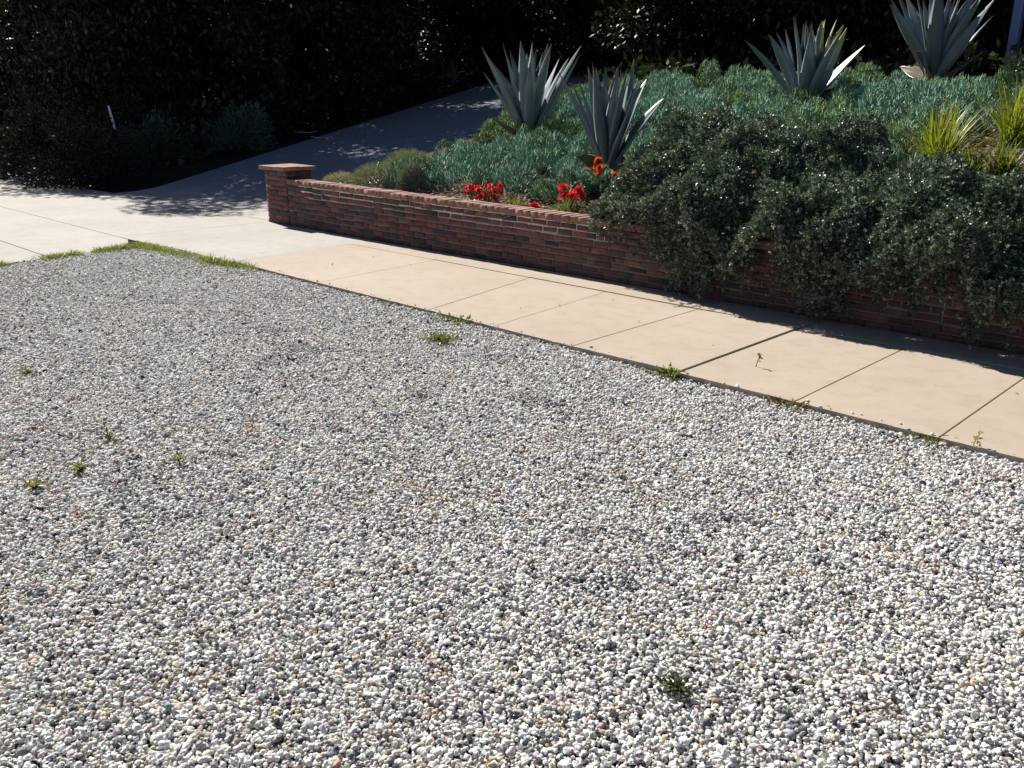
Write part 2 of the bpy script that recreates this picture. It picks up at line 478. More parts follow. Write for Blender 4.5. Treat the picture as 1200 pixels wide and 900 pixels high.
# ------------------------------------------------------------------ brick wall
def wall_shear(x): return 1 + np.clip(-.0185 * (np.asarray(x) + 8), -.09, .06)
WT = .615
def brick_proto(bev=.006):
    bm = bmesh.new(); bmesh.ops.create_cube(bm, size=1.)
    return bm
def brick_box(c, s, bev=.005):
    """bevelled box with softly uneven faces"""
    hx, hy, hz = s[0] / 2, s[1] / 2, s[2] / 2
    V = []; 
    # three nested rings front/back give chamfers
    for y, b in ((-hy, bev), (-hy + bev, 0), (hy - bev, 0), (hy, bev)):
        V += [(-hx + b, y, -hz + b), (hx - b, y, -hz + b), (hx - b, y, hz - b), (-hx + b, y, hz - b)]
    V = np.array(V) + R.normal(0, .0022, (16, 3)) + np.array(c)
    F = [[0, 1, 2, 3], [15, 14, 13, 12]]
    for r in range(3):
        for k in range(4):
            a = r * 4 + k; b = r * 4 + (k + 1) % 4
            F.append([a, a + 4, b + 4, b])
    return V, np.array(F)
BR = np.array([(.155, .06, .055), (.13, .052, .05), (.185, .075, .064), (.10, .052, .05), (.075, .05, .05), (.05, .042, .043), (.14, .09, .078), (.22, .09, .065), (.10, .075, .065)])
BR = BR * np.array((1.02, .96, .92))
BW = np.array([.2, .2, .12, .13, .1, .08, .07, .04, .06]); BW /= BW.sum()
wall = empty('brick_wall', (-5, 6.5, 0))
tag(wall, 'low clinker brick retaining wall with end pier holding back the planted slope', 'wall')
WX0, WX1, WY = -10.74, 2.2, 6.38
def courses(mb, x0, x1, y0, depth, z0, n, ch, off=0):
    for r in range(n):
        x = x0 + (-.105 if (r + off) % 2 else 0)
        while x < x1:
            l = .205 + R.normal(0, .006)
            if R.random() < .16: l = .1
            a, b = max(x, x0), min(x + l, x1)
            if b - a > .03:
                zc = z0 + (r + .5) * ch + R.normal(0, .002)
                V, F = brick_box(((a + b) / 2, y0 + depth / 2 + np.clip(R.normal(0, .004), -.006, .006), zc), (b - a - .011 - abs(R.normal(0, .002)), depth, ch - R.uniform(.009, .02)), .007)
                V[:, 2] *= wall_shear(V[:, 0])
                c = BR[R.choice(len(BR), p=BW)] * R.uniform(.8, 1.2)
                mb.add(V, F, c)
            x += l
mb = MB(); NC = 8; CH = .067
courses(mb, WX0, WX1, WY, .1, -.01, NC, CH)
o = obj('brickwork', mb.mesh('brickwork', M_brick)); o.parent = wall; o.matrix_parent_inverse = Matrix.Translation((5, -6.5, 0))
def parent_keep(o, par, loc):
    o.parent = par; o.matrix_parent_inverse = Matrix.Translation(-Vector(loc)); return o
# coping: bricks laid across the wall on edge
mb = MB(); x = WX0
while x < WX1:
    w = .105 + R.normal(0, .004); zt = -.01 + NC * CH
    V, F = brick_box((x + w / 2, WY + .115 + R.normal(0, .004), zt + .036 + R.normal(0, .0012)), (w - .005, .24, .066), .004)
    V[:, 2] *= wall_shear(V[:, 0])
    mb.add(V, F, np.array((.30, .15, .115)) * R.uniform(.8, 1.15) * np.array((1, R.uniform(.9, 1.15), R.uniform(.85, 1.2))))
    x += w
parent_keep(obj('coping', mb.mesh('coping', M_brick)), wall, (-5, 6.5, 0))
# mortar core
mb = MB()
xs = np.linspace(WX0 + .004, WX1, 30)
V = []
for x in xs:
    s = float(wall_shear(x)); t = (-.01 + NC * CH + .063) * s
    V += [(x, WY + .013, -.1), (x, WY + .013, t), (x, WY + .222, t), (x, WY + .222, -.1)]
F = []
for i in range(len(xs) - 1):
    for k in range(4):
        a, b = i * 4 + k, i * 4 + (k + 1) % 4
        F.append([a, b, b + 4, a + 4])
F += [[3, 2, 1, 0], [len(V) - 4, len(V) - 3, len(V) - 2, len(V) - 1]]
mb.add(V, F)
parent_keep(obj('mortar', mb.mesh('mortar', M_mortar)), wall, (-5, 6.5, 0))
# pier
PX0, PX1, PY0, PY1, PT = -11.30, -10.745, 6.375, 6.79, .735
mb = MB(); nz = 11; ch = PT / nz
for r in range(nz):
    z = -.005 + (r + .5) * ch
    o2 = r % 2
    def br(a, b, c, d):
        V, F = brick_box(((a + b) / 2, (c + d) / 2, z), (b - a - .01, d - c - .0, ch - .011), .006)
        mb.add(V, F, BR[R.choice(len(BR), p=BW)] * R.uniform(.85, 1.25))
    # front and back faces
    for (c, d) in ((PY0, PY0 + .1), (PY1 - .1, PY1)):
        e = [PX0, PX0 + .21, PX0 + .42, PX1] if o2 else [PX0, PX0 + .105, PX0 + .315, PX1]
        e = [PX0 + (.0 if not o2 else .0)] + e[1:]
        for a, b in zip(e[:-1], e[1:]): br(a, b, c, d)
    for (a, b) in ((PX0, PX0 + .1), (PX1 - .1, PX1)):
        e = [PY0 + .111, PY1 - .111] if o2 else [PY0 + .111, PY0 + .2, PY1 - .111]
        for c, d in zip(e[:-1], e[1:]):
            V, F = brick_box(((a + b) / 2, (c + d) / 2, z), (b - a, d - c - .01, ch - .011), .006)
            mb.add(V, F, BR[R.choice(len(BR), p=BW)] * R.uniform(.85, 1.25))
pier = parent_keep(obj('pier', mb.mesh('pier', M_brick)), wall, (-5, 6.5, 0))
bm = bmesh.new(); slab(bm, [(PX0 + .012, PY0 + .012), (PX1 - .012, PY0 + .012), (PX1 - .012, PY1 - .012), (PX0 + .012, PY1 - .012)], -.1, PT - .015, 0)
parent_keep(bm_obj('pier_core', bm, M_mortar), pier, (0, 0, 0)); 
bm = bmesh.new()
for a, b in ((-.055, .205), (.209, .405), (.409, .605)):
    for c, d in ((-.055, .205), (.209, .465)):
        slab(bm, [(PX0 + a, PY0 + c), (PX0 + b, PY0 + c), (PX0 + b, PY0 + d), (PX0 + a, PY0 + d)], PT - .004, PT + .05 + random.uniform(-.003, .003), .006)
cap = bm_obj('pier_cap', bm, M_cap); parent_keep(cap, pier, (0, 0, 0))
for ch_ in list(pier.children): ch_.matrix_parent_inverse = Matrix.Identity(4)

# ------------------------------------------------------------------ agaves
def agave_leaf(L, W, az, tilt, curl, base_r, rough_seed, col, tipcol, t0=.82):
    """thick guttered leaf: ring of 8 points along a bent mid line"""
    seg = 9; V = []; C = []
    d0 = np.array([math.cos(az), math.sin(az), 0]); s = np.array([-math.sin(az), math.cos(az), 0])
    p = d0 * base_r; a = tilt; step = L / seg
    tw = rough_seed * 1.15
    for i in range(seg + 1):
        t = i / seg
        w = W * (.62 + .38 * math.sin(min(t / .45, 1) * PI / 2)) * (1 - max(0, (t - .45) / .55) ** 1.6) * .5 + .0025
        dirv = d0 * math.sin(a) + np.array([0, 0, 1]) * math.cos(a)
        nrm = -d0 * math.cos(a) + np.array([0, 0, 1]) * math.sin(a)       # inner (upper) face
        side = s * math.cos(tw * t) + nrm * math.sin(tw * t)
        th = .028 * (1 - t) ** .7 + .004; gut = .34 * w
        prof = [(-1, gut), (-.5, gut * .28), (0, 0), (.5, gut * .28), (1, gut), (.55, gut * .28 - th * .75), (0, -th), (-.55, gut * .28 - th * .75)]
        for u, h in prof: V.append(p + side * (u * w) + nrm * h)
        cc = np.array(col) * (1 + .12 * math.sin(t * 9 + rough_seed * 7)); e = sstep((t - t0) / (1 - t0)) if t0 < .8 else max(0, (t - t0) / .18)
        cc = cc * (1 - e) + np.array(tipcol) * e
        C += [cc * (1.5 if k in (0, 4) else 1) for k in range(8)]
        p = p + dirv * step; a += curl / seg
    F = []
    for i in range(seg):
        for k in range(8):
            k2 = (k + 1) % 8
            F.append([i * 8 + k, i * 8 + k2, i * 8 + 8 + k2, i * 8 + 8 + k])
    F += [[7, 6, 5, 4], [7, 4, 3, 0], [0, 3, 2, 1]][0:1]
    return np.array(V), np.array(F), np.array(C)

def agave(loc, H, spread, n, W, label, seed, yellow=0, lean=0.):
    rr = np.random.default_rng(seed)
    root = empty('agave', loc)
    tag(root, label, 'agave', 'blue grey agaves on the slope')
    for i in range(n):
        t = (i + .5) / n
        az = i * 2.39996 + rr.normal(0, .18)
        tilt = (1 - t) ** 1.25 * spread + .02 + abs(rr.normal(0, .05))
        L = H * (1.03 - .12 * t) * rr.uniform(.86, 1.06) / max(.62, math.cos(tilt * .9))
        L *= (.72 + .28 * min(1, t * 3.0)) if t < .33 else 1
        col = np.array((.15, .195, .212)) * rr.uniform(.75, 1.2); tip = (.09, .07, .05)
        t0 = .82
        if yellow and math.cos(az - .75) > .2 and rr.random() < yellow: tip = (.4, .385, .13); t0 = .5
        if i < 3: col = np.array((.15, .115, .075)) * rr.uniform(.7, 1.2); tip = (.1, .07, .05); tilt = rr.uniform(.9, 1.2); L *= .6; t0 = .82
        mb = MB(); mb.add(*agave_leaf(L, W * rr.uniform(.8, 1.1), az, tilt, rr.normal(.06, .14) * (1 if t < .6 else .4), .05 * (1 - t), rr.normal(0, 1), col, tip, t0))
        obj('leaf', mb.mesh('leaf', M_agave, True), root)
    return root
AG = [((-9.61, 9.98, 1.06), 1.45, .62, 30, .205, 'tall blue grey agave with wide fan of leaves nearest the shaded driveway', 1, 0),
      ((-6.85, 8.48, .80), 1.27, .48, 27, .175, 'smallest blue grey agave, standing above the orange blossoms', 2, 0),
      ((-6.44, 12.58, 1.52), 1.28, .66, 32, .21, 'agave with yellow leaf tips on one side, alone in the succulent carpet', 3, .9),
      ((-5.45, 14.7, 1.90), 1.48, .66, 32, .215, 'highest growing agave, its tips reaching the top of the photo before the blue post', 5, 0)]
for a in AG: agave(*a)
agave((-23.5, 20.6, float(drive_z(20.6)) + .2), .75, .75, 20, .11, 'small dim agave in deep shade beside the far end of the driveway', 8)

# ------------------------------------------------------------------ succulent carpet (stuff)
def carpet():
    # clumps: domes of finger leaved shoots, each with its own size, height and tint
    sp = .37; nx, ny = int(15 / sp), int(11.5 / sp)
    I, J = np.meshgrid(np.arange(nx), np.arange(ny))
    CX = (-13 + (I + .5 * (J % 2)) * sp + R.normal(0, sp * .24, I.shape)).ravel(); CY = (6.6 + J * sp * .9 + R.normal(0, sp * .24, I.shape)).ravel()
    front = 6.86 + .22 * vnoise(CX, CY, .7, 8) + .10 * sstep((CX + 7.2) / .3) + .30 * sstep((CX + 6.55) / .25)
    ok = (CY > front) & (CY < np.interp(CX, [-13, -10.5, -9.5, -6.8, -5.7, -4.1, -2], [13.6, 14.0, 14.7, 14.7, 14.2, 13.0, 12.6])) & (CX > -9.1 - .47 * (CY - 7.0) + .3 * (vnoise(CX, CY, .8, 14) - .5)) & (CX < -1.2)
    ok &= ~((CX > -5.4) & (CY < 8.6))
    ok &= ~((CX > -3.2 - .4 * vnoise(CY, CY * 0, .5, 15)) & (CY < 12.4))
    for ax, ay, r in ((-9.61, 9.98, .22), (-6.85, 8.48, .26), (-6.44, 12.58, .22), (-5.45, 14.7, .24), (-6.1, 7.65, .3), (-6.12, 7.0, .2)):
        ok &= (CX - ax) ** 2 + (CY - ay) ** 2 > r * r
    ok &= vnoise(CX, CY, .8, 31) * .6 + vnoise(CX, CY, .3, 32) * .4 > .27
    CX, CY = CX[ok], CY[ok]; nc = len(CX)
    main = np.ones(nc, bool)
    rad = R.uniform(.14, .21, nc); hgt = R.uniform(.15, .36, nc) * (.7 + .7 * vnoise(CX, CY, .9, 41))
    per = 190
    m = nc * per
    rr = np.sqrt(R.random(m)); an = R.uniform(0, 2 * PI, m)
    rr = np.where(R.random(m) < .3, 1 - .12 * R.random(m), rr)
    c_ = np.repeat(np.arange(nc), per)
    dx = np.cos(an) * rr; dy = np.sin(an) * rr; dz = np.sqrt(np.maximum(0, 1 - rr ** 2))
    X = CX[c_] + dx * rad[c_]; Y = CY[c_] + dy * rad[c_]
    top = bed_z(X, Y) + .02 + np.where(rr > .87, R.random(m) * .5, dz) * hgt[c_] + R.normal(0, .018, m)
    L = R.uniform(.055, .105, m)
    D = unit(np.stack([dx * .75 + R.normal(0, .28, m), dy * .75 + R.normal(0, .28, m), .75 + dz * .4 + R.normal(0, .1, m)], 1))
    P = np.stack([X, Y, top], 1) - D * L[:, None] * .6
    r = R.uniform(.0065, .0105, m)
    A = unit(np.cross(D, rand_dir(m))); B = np.cross(D, A)
    rings = []
    for t, f in ((0, .7), (.55, 1.), (1., .28)):
        for q in range(3):
            a2 = 2 * PI * q / 3
            rings.append(P + D * (L * t)[:, None] + (A * math.cos(a2) + B * math.sin(a2)) * (r * f)[:, None])
    V = np.stack(rings, 1).reshape(-1, 3)
    q = []
    for i in range(2):
        for k in range(3): q.append([i * 3 + k, i * 3 + (k + 1) % 3, i * 3 + 3 + (k + 1) % 3, i * 3 + 3 + k])
    F = (np.arange(m)[:, None, None] * 9 + np.array(q)[None]).reshape(-1, 4)
    g = vnoise(CX, CY, 1.1, 51) * .6 + R.random(nc) * .4
    blue = np.array((.235, .40, .285)); green = np.array((.24, .36, .13)); grey = np.array((.42, .52, .43))
    c = (blue + (green - blue) * sstep((g - .50) / .2)[:, None])[c_] * R.uniform(.8, 1.2, nc)[c_][:, None]
    sel = R.random(m) < .16; c[sel] = grey
    dead = R.random(m) < .03; c[dead] = (.25, .18, .11)
    c = c * R.uniform(.75, 1.25, (m, 1))
    o = obj('ground_cover', mesh_np('ground_cover', V, F, M_chalk, np.repeat(c, 9, 0), True))
    tag(o, 'blue green finger leaved succulents carpeting the slope behind the wall', 'ground cover', kind='stuff')
    print('clumps', nc, 'fingers', m)
carpet()

# ------------------------------------------------------------------ trailing shrubs over the wall
def wall_top(x): return (-.01 + NC * CH + .07) * wall_shear(x)
def shrub_top(x, y):
    """height of the shrub mass"""
    ys = np.array([5.95, 6.25, 6.6, 7.2, 7.9, 8.5, 8.9]); zs = np.array([.52, .74, .92, 1.16, 1.35, 1.40, 1.15])
    z = np.interp(y, ys, zs)
    lx = sstep((x + 5.35 + .5 * (y - 6.3)) / np.where(y < 6.6, 1.1, .6))   # low at the left end
    rx = 1 - .52 * sstep((x + 3.75) / .6) * sstep((y - 6.6) / .7)
    base = .60
    z = base + (z - base) * (.12 + .88 * lx) * rx
    z = z + (.34 * (vnoise(x, y, .45, 61) - .5) + .30 * (vnoise(x, y, .17, 62) - .5)) * (.4 + .6 * lx)
    return z
fr_x = np.array([-5.6, -5.2, -4.9, -4.5, -4.35, -4.25, -4.05, -3.95, -3.85, -3.72, -3.5, -3.3, -3.06, -2.97, -2.9, -2.76, -2.68, -2.4, -2.2, -2.0, -1.85, -1.7, -1.6, -1.5, 2.2])
fr_z = np.array([.60, .53, .46, .31, .24, .02, .02, .06, .2, .29, .2, .28, .18, .12, .01, .01, .3, .28, .24, .2, .17, .1, .12, .22, .26])
def sprigs(P, Nn, per, L, W, cols, spread=.9):
    """each sprig: `per` leaves fanned around direction Nn"""
    n = len(P); P2 = np.repeat(P, per, 0); N2 = np.repeat(Nn, per, 0)
    D = unit(N2 + rand_dir(n * per) * spread)
    k = R.random(n * per)[:, None]
    P2 = P2 + N2 * (k * L * 1.4) + R.normal(0, .004, (n * per, 3))
    V, F = leaves(P2, D, rand_dir(n * per), R.uniform(.7, 1.2, n * per) * L, R.uniform(.7, 1.2, n * per) * W, .22)
    C = np.repeat(np.repeat(cols, per, 0) * R.uniform(.75, 1.3, (n * per, 1)), 4, 0)
    return V, F, C
def shrub_cols(n, x, z=None):
    b = np.array((.038, .066, .036)); t = np.array((.125, .165, .11)); w = np.array((.13, .13, .10))
    u = R.random(n)
    c = np.where((u < .36)[:, None], b, np.where((u < .88)[:, None], t, w))
    pale = R.random(n) < .17; c[pale] = (.34, .39, .34)
    return c * R.uniform(.75, 1.2, (n, 1))
def trailing(x0, x1, label, dens=3000):
    root = empty('trailing_shrub', ((x0 + x1) / 2, 6.9, .5)); loc = root.location.copy()
    tag(root, label, 'shrub', 'dark trailing shrubs spilling over the wall')
    mb = MB()
    # body surface in depth layers
    for lay, (dz, f) in enumerate(((0, 1), (-.05, .8), (-.12, .6))):
        n = int((x1 - x0 + (.9 if x0 < -5 else 0)) * 2.7 * dens * f)
        X = R.uniform(x0 - (1.0 if x0 < -5 else .12), x1 + .12, n); Y = 5.98 + 2.89 * R.random(n) ** 1.25
        # ragged shared border
        k = ((X > x0 + .25 * (vnoise(Y, X * 0 + x0, .3, 71) - .5)) | (x0 < -5)) & (X < x1 + .25 * (vnoise(Y, X * 0 + x1, .3, 71) - .5))
        lim = 6.2 + .22 * vnoise(X, X * 0, .25, 72) - .34 * sstep((X + 4.6) / 1.2)
        k &= Y > lim
        back = np.where(X > -3.5, 8.15, 8.85); k &= X > -5.32 - .5 * (Y - 6.3) + .12 * vnoise(Y, Y * 0, .15, 73); k &= Y < back
        k &= ~((vnoise(X, Y, .2, 75) < .27) & (lay < 2) & (Y > 6.6))
        X, Y = X[k], Y[k]; n = len(X)
        Z = shrub_top(X, Y) + dz + R.normal(0, .02, n)
        e = .04
        gx = (shrub_top(X + e, Y) - shrub_top(X - e, Y)) / (2 * e); gy = (shrub_top(X, Y + e) - shrub_top(X, Y - e)) / (2 * e)
        Nn = unit(np.stack([-gx, -gy, np.ones(n)], 1) + R.normal(0, .35, (n, 3)))
        mb.add(*sprigs(np.stack([X, Y, Z], 1), Nn, 9, .023, .0115, shrub_cols(n, X)))
    # longer shoots that break the outline
    m0 = int((x1 - x0) * 420); X = R.uniform(x0, x1, m0); Y = 6.2 + 2.4 * R.random(m0); k = Y < np.where(X > -3.5, 8.1, 8.8); k &= X > -5.0 - .4 * (Y - 6.3)
    X, Y = X[k], Y[k]
    for xx, yy in zip(X, Y):
        q = 9; t = np.linspace(0, 1, q)[:, None]; p0 = np.array([xx, yy, float(shrub_top(np.array([xx]), np.array([yy]))[0]) - .03])
        dv = unit(np.array([R.normal(0, .6), R.normal(-.35, .5), R.uniform(.3, 1.2)])); ln = R.uniform(.07, .17)
        pp = p0 + dv * ln * t + np.array([0, -.03, -.05]) * t ** 2
        mb.add(*sprigs(pp, np.repeat(dv[None], q, 0), 4, .024, .012, shrub_cols(q, pp[:, 0])))
    # hanging strands in front of the brick face
    ns = int((x1 - x0) * 210)
    xs = R.uniform(x0, x1, ns); PP = []; NN = []; tw = MB()
    for xx in xs:
        if float(vnoise(xx, 0., .11, 77)) < .31: continue
        zt = float(shrub_top(np.array([xx]), np.array([6.3]))[0]) + .02; fz = float(np.interp(xx, fr_x, fr_z))
        fz = fz + .05 + abs(R.normal(0, .16)) if R.random() < .84 else fz + R.normal(-.03, .05)
        fz = max(fz, .02)
        if fz > zt - .05: continue
        out = R.uniform(.02, .24 + .10 * float(sstep((xx + 4.4) / .8))) * (.25 + .75 * sstep((xx + 5.1) / 1.3)); m = max(3, int((zt - fz) / .016)); drift = R.normal(0, .10)
        pts = []
        for j in range(m):
            t = j / (m - 1)
            pts.append((xx + drift * t + R.normal(0, .008), WY - .02 - out * math.sin(min(1, t * 1.7 + .25) * 1.57) * (1 - .45 * t) + R.normal(0, .006), zt + (fz - zt) * t))
        pts = np.array(pts); PP.append(pts)
        NN.append(unit(np.stack([R.normal(0, .7, m), -np.abs(R.normal(.5, .5, m)), R.normal(-.15, .6, m)], 1)))
        if R.random() < .35: tw.add(*tube(pts[::max(1, m // 5)] if m > 6 else pts, np.full(len(pts[::max(1, m // 5)] if m > 6 else pts), .0028), 4))
    P = np.concatenate(PP); Nn = np.concatenate(NN)
    mb.add(*sprigs(P, Nn, 7, .023, .011, shrub_cols(len(P), P[:, 0]) * .9))
    parent_keep(obj('foliage', mb.mesh('foliage', M_shrub)), root, loc)
    # woody stems rooted in the soil behind the wall
    for j in range(int((x1 - x0) * 7)):
        a = np.array([R.uniform(x0, x1), R.uniform(6.8, 7.8), 0]); a[2] = bed_z(a[0], a[1])
        b = a + np.array([R.normal(0, .2), -R.uniform(.1, .5), .3]); c = np.array([b[0], max(6.3, b[1] - .3), b[2] + .02])
        tw.add(*tube([a, (a + b) / 2 + [0, 0, .06], b, c], [.014, .012, .009, .005], 5))
    parent_keep(obj('stems', tw.mesh('stems', M_twig)), root, loc)
trailing(-5.4, -4.2, 'low left end of the trailing grey green shrub, beside the red flowers')
trailing(-4.2, -2.75, 'tall middle mound of the trailing grey green shrub, hanging over the brick wall')
trailing(-2.75, 1.2, 'right hand mound of trailing shrub, below the yellow green strappy plants')

def on_bed(x, y, dz=0): return (x, y, float(bed_z(x, y)) + dz)
# ------------------------------------------------------------------ strappy plants, tufts, flowers
def strappy(loc, n, L, lean, label, group='yellow green strappy plants', w=.018, col=(.23, .265, .045)):
    P = np.stack([R.normal(0, .05, n), R.normal(0, .05, n), np.zeros(n)], 1)
    az = R.uniform(0, 2 * PI, n); ti = np.abs(R.normal(0, lean, n))
    D = unit(np.stack([np.cos(az) * np.sin(ti), np.sin(az) * np.sin(ti), np.cos(ti)], 1))
    B = np.stack([np.cos(az), np.sin(az), az * 0], 1) * R.uniform(.03, .35, n)[:, None]
    V, F, k = blades(P, D, R.uniform(.5, 1.05, n) * L, R.uniform(.7, 1.3, n) * w, B, 5)
    c = np.array(col) * R.uniform(.6, 1.3, (n, 1)); dry = R.random(n) < .14; c[dry] = (.3, .24, .13)
    o = obj('strappy_plant', mesh_np('strappy_plant', V, F, M_grass, np.repeat(c, k, 0)), loc=loc)
    return tag(o, label, 'plant', group)
strappy(on_bed(-3.24, 9.2), 260, .80, .50, 'large clump of yellow green strap leaves rising behind the trailing shrub')
strappy(on_bed(-2.98, 10.5), 190, .80, .48, 'clump of yellow green strap leaves cut by the right edge of the photo')
strappy(on_bed(-2.86, 9.0), 130, .42, .6, 'low clump of short green strap leaves in front of the mulch', col=(.16, .21, .05))
strappy((-6.05, 6.86, float(bed_z(-6.05, 6.86))), 150, .26, .7, 'low grassy grey green plant under the pair of open red flowers', 'low grassy plants behind the coping', .010, (.13, .16, .09))
strappy((-6.75, 6.82, float(bed_z(-6.75, 6.82))), 110, .2, .7, 'low grassy plant with tan blades between the red flower groups', 'low grassy plants behind the coping', .009, (.2, .19, .09))
strappy(on_bed(-2.62, 9.1), 130, .42, .6, 'short strap leaved clump by the right edge, lowest of the strappy plants', col=(.17, .21, .05))

def tuft(loc, r, h, n, col, label, L=.05):
    """small rounded cushion plant"""
    d = rand_dir(n); d[:, 2] = np.abs(d[:, 2])
    P = d * np.array([r, r, h]) * R.uniform(.7, 1, (n, 1))
    V, F, k = blades(P, unit(d + R.normal(0, .3, (n, 3)) + [0, 0, .3]), R.uniform(.6, 1.2, n) * L, .006, d * .2, 2)
    c = np.array(col) * R.uniform(.6, 1.35, (n, 1))
    o = obj('cushion_plant', mesh_np('cushion_plant', V, F, M_shrub, np.repeat(c, k, 0)), loc=loc)
    return tag(o, label, 'plant', 'small rounded cushion plants near the pier')
tuft(on_bed(-8.75, 7.0), .20, .34, 3400, (.2, .205, .17), 'grey rounded cushion plant at the edge of the blue succulents')
tuft(on_bed(-9.45, 7.0), .40, .29, 5200, (.27, .285, .18), 'olive cushion plant just behind the wall coping', .06)
tuft(on_bed(-9.75, 7.75), .40, .30, 4600, (.29, .30, .19), 'olive cushion plant upslope, against the succulent carpet', .06)
tuft(on_bed(-10.25, 6.95), .28, .16, 2400, (.42, .38, .27), 'flat sandy coloured cushion plant nearest the brick pier')
tuft(on_bed(-9.12, 7.4), .26, .32, 3000, (.12, .145, .085), 'dark green cushion plant between the olive ones')

def blossom_mesh(r, petals, col, n=1, up=.5):
    mb = MB()
    for ring, (m, u, q, sh) in enumerate(((petals, .15, 1., 1.), (petals, .75, .85, .85), (max(3, petals - 2), 1.8, .62, .62))):
        for k in range(m):
            a = 2 * PI * (k + ring * .5) / m + R.normal(0, .12)
            d = unit(np.array([[math.cos(a), math.sin(a), u * up * 2 + R.normal(0, .12)]]))
            V, F = leaves(np.zeros((1, 3)), d, np.array([[0, 0, 1.]]) + d * .01, r * q * R.uniform(.7, 1.05), r * .95 * q, .2, .62)
            c = np.array(col) * sh * R.uniform(.7, 1.25); cc = np.array([c * .55, c, c * 1.15, c])
            mb.add(V, F, cc)
    return mb
def flower_plant(name, loc, spots, r, col, label, cat, leafcol=(.06, .09, .04), nl=60, spread=.12, petals=6):
    root = empty(name, loc); tag(root, label, cat, 'bright flowers behind the wall')
    P = np.stack([R.normal(0, spread, nl), R.normal(0, spread * .6, nl), R.uniform(.0, .08, nl)], 1)
    V, F = leaves(P, unit(rand_dir(nl) + [0, 0, .6]), rand_dir(nl), .05, .028)
    obj('foliage', mesh_np('foliage', V, F, M_shrub, np.repeat(np.array(leafcol) * R.uniform(.7, 1.3, (nl, 1)), 4, 0)), root)
    for (dx, dy, dz) in spots:
        mb = blossom_mesh(r * R.uniform(.85, 1.2), petals, col)
        b = obj('blossom', mb.mesh('blossom', M_petal), root, (dx, dy, dz)); b.rotation_euler = (R.normal(.7, .3), R.normal(.2, .3), R.uniform(-.3, .9))
        st = MB(); st.add(*tube([(dx * .5, dy * .5, -.02), (dx * .85, dy * .85, dz * .5), (dx, dy, dz)], [.004, .0035, .003], 5), np.array((.09, .12, .05)))
        obj('stem', st.mesh('stem', M_grass), root)
    return root
RED = (.9, .065, .055); ORG = (.75, .17, .02)
flower_plant('geranium', on_bed(-7.15, 6.72), [(a_ + .3 * b_, .3 * a_ + b_, R.uniform(.10, .25)) for a_, b_ in zip(np.linspace(-.2, .2, 28), R.uniform(-.06, .06, 28))], .037, RED,
             'red geranium with many small flower heads on the wall edge', 'flower', nl=110, spread=.13)
flower_plant('geranium', on_bed(-6.45, 6.78), [(0, 0, .07), (.02, .01, .075)], .065, RED, 'single low red flower between the two larger red groups', 'flower', nl=25, spread=.07)
flower_plant('poppy', on_bed(-6.12, 7.0), [(-.11, 0, .23), (.10, .02, .22), (.05, -.03, .17), (-.05, -.05, .15), (.14, 0, .17)], .085, (.9, .075, .075),
             'pair of large open red flowers next to the trailing shrub', 'flower', nl=60, spread=.1, petals=5)
flower_plant('orange_flower', on_bed(-6.42, 7.8), [(0, 0, .26), (.03, -.03, .20), (-.02, .02, .30), (.06, -.05, .24)], .08, ORG, 'bright orange blossoms at the foot of the smallest agave', 'flower', nl=90, spread=.1)
flower_plant('orange_flower', on_bed(-6.08, 7.7), [(0, 0, .21), (.04, .03, .19)], .075, ORG, 'darker orange blossom half hidden by the trailing shrub', 'flower', nl=90, spread=.1)

# leaf litter on the bare soil
def litter(n, fx, label):
    X, Y = fx(n); n = len(X)
    P = np.stack([X, Y, bed_z(X, Y) + R.uniform(.01, .05, n)], 1)
    D = rand_dir(n); D[:, 2] *= .3; D = unit(D)
    V, F = leaves(P, D, unit(R.normal(0, .4, (n, 3)) + [0, 0, 1]), R.uniform(.03, .09, n), R.uniform(.008, .03, n), .15)
    c = np.array([(.32, .21, .16), (.42, .34, .26), (.2, .13, .09), (.24, .24, .11)])[R.integers(0, 4, n)] * R.uniform(.6, 1.2, (n, 1))
    o = obj('leaf_litter', mesh_np('leaf_litter', V, F, M_litter, np.repeat(c, 4, 0)))
    tag(o, label, 'leaf litter', kind='stuff')
litter(1500, lambda n: (R.uniform(-9.4, -5.6, n), R.uniform(6.64, 7.25, n)), 'dry tan leaves and stalks lying behind the coping')
litter(3600, lambda n: (R.uniform(-3.5, -1.8, n), R.uniform(8.6, 12.2, n)), 'brown bark mulch and dry stalks between the strappy plants')
def bits():
    n = 170
    X = R.uniform(-9, 0, n); Y = R.uniform(.4, 6.3, n); z = np.where(Y > 4.4, .006, -.012)
    k = (X + Y > -6.5) & (R.random(n) < np.where(Y > 4.4, .35, 1))
    X, Y, z = X[k], Y[k], z[k]; n = len(X)
    D = rand_dir(n); D[:, 2] *= .25
    V, F = leaves(np.stack([X, Y, z], 1), unit(D), unit(R.normal(0, .3, (n, 3)) + [0, 0, 1]), R.uniform(.012, .035, n), R.uniform(.006, .014, n), .2)
    c = np.array([(.25, .17, .09), (.36, .28, .16), (.14, .09, .05)])[R.integers(0, 3, n)] * R.uniform(.6, 1.2, (n, 1))
    tag(obj('leaf_debris', mesh_np('leaf_debris', V, F, M_litter, np.repeat(c, 4, 0))), 'small dry leaf scraps blown over the gravel and pavement', 'leaf litter', kind='stuff')
bits()
# rock in the mulch
bm = bmesh.new(); bmesh.ops.create_icosphere(bm, subdivisions=3, radius=.09)
for v in bm.verts: v.co = Vector((v.co.x * 1.1, v.co.y, v.co.z * 1.15)) + v.normal * (.03 * (float(vnoise(v.co.x, v.co.y + v.co.z, .08, 3)) - .5))
o = bm_obj('rock', bm, M_rock); o.location = on_bed(-3.72, 12.3, .03); tag(o, 'dark bluish rock on the mulch behind the strappy plants', 'rock')

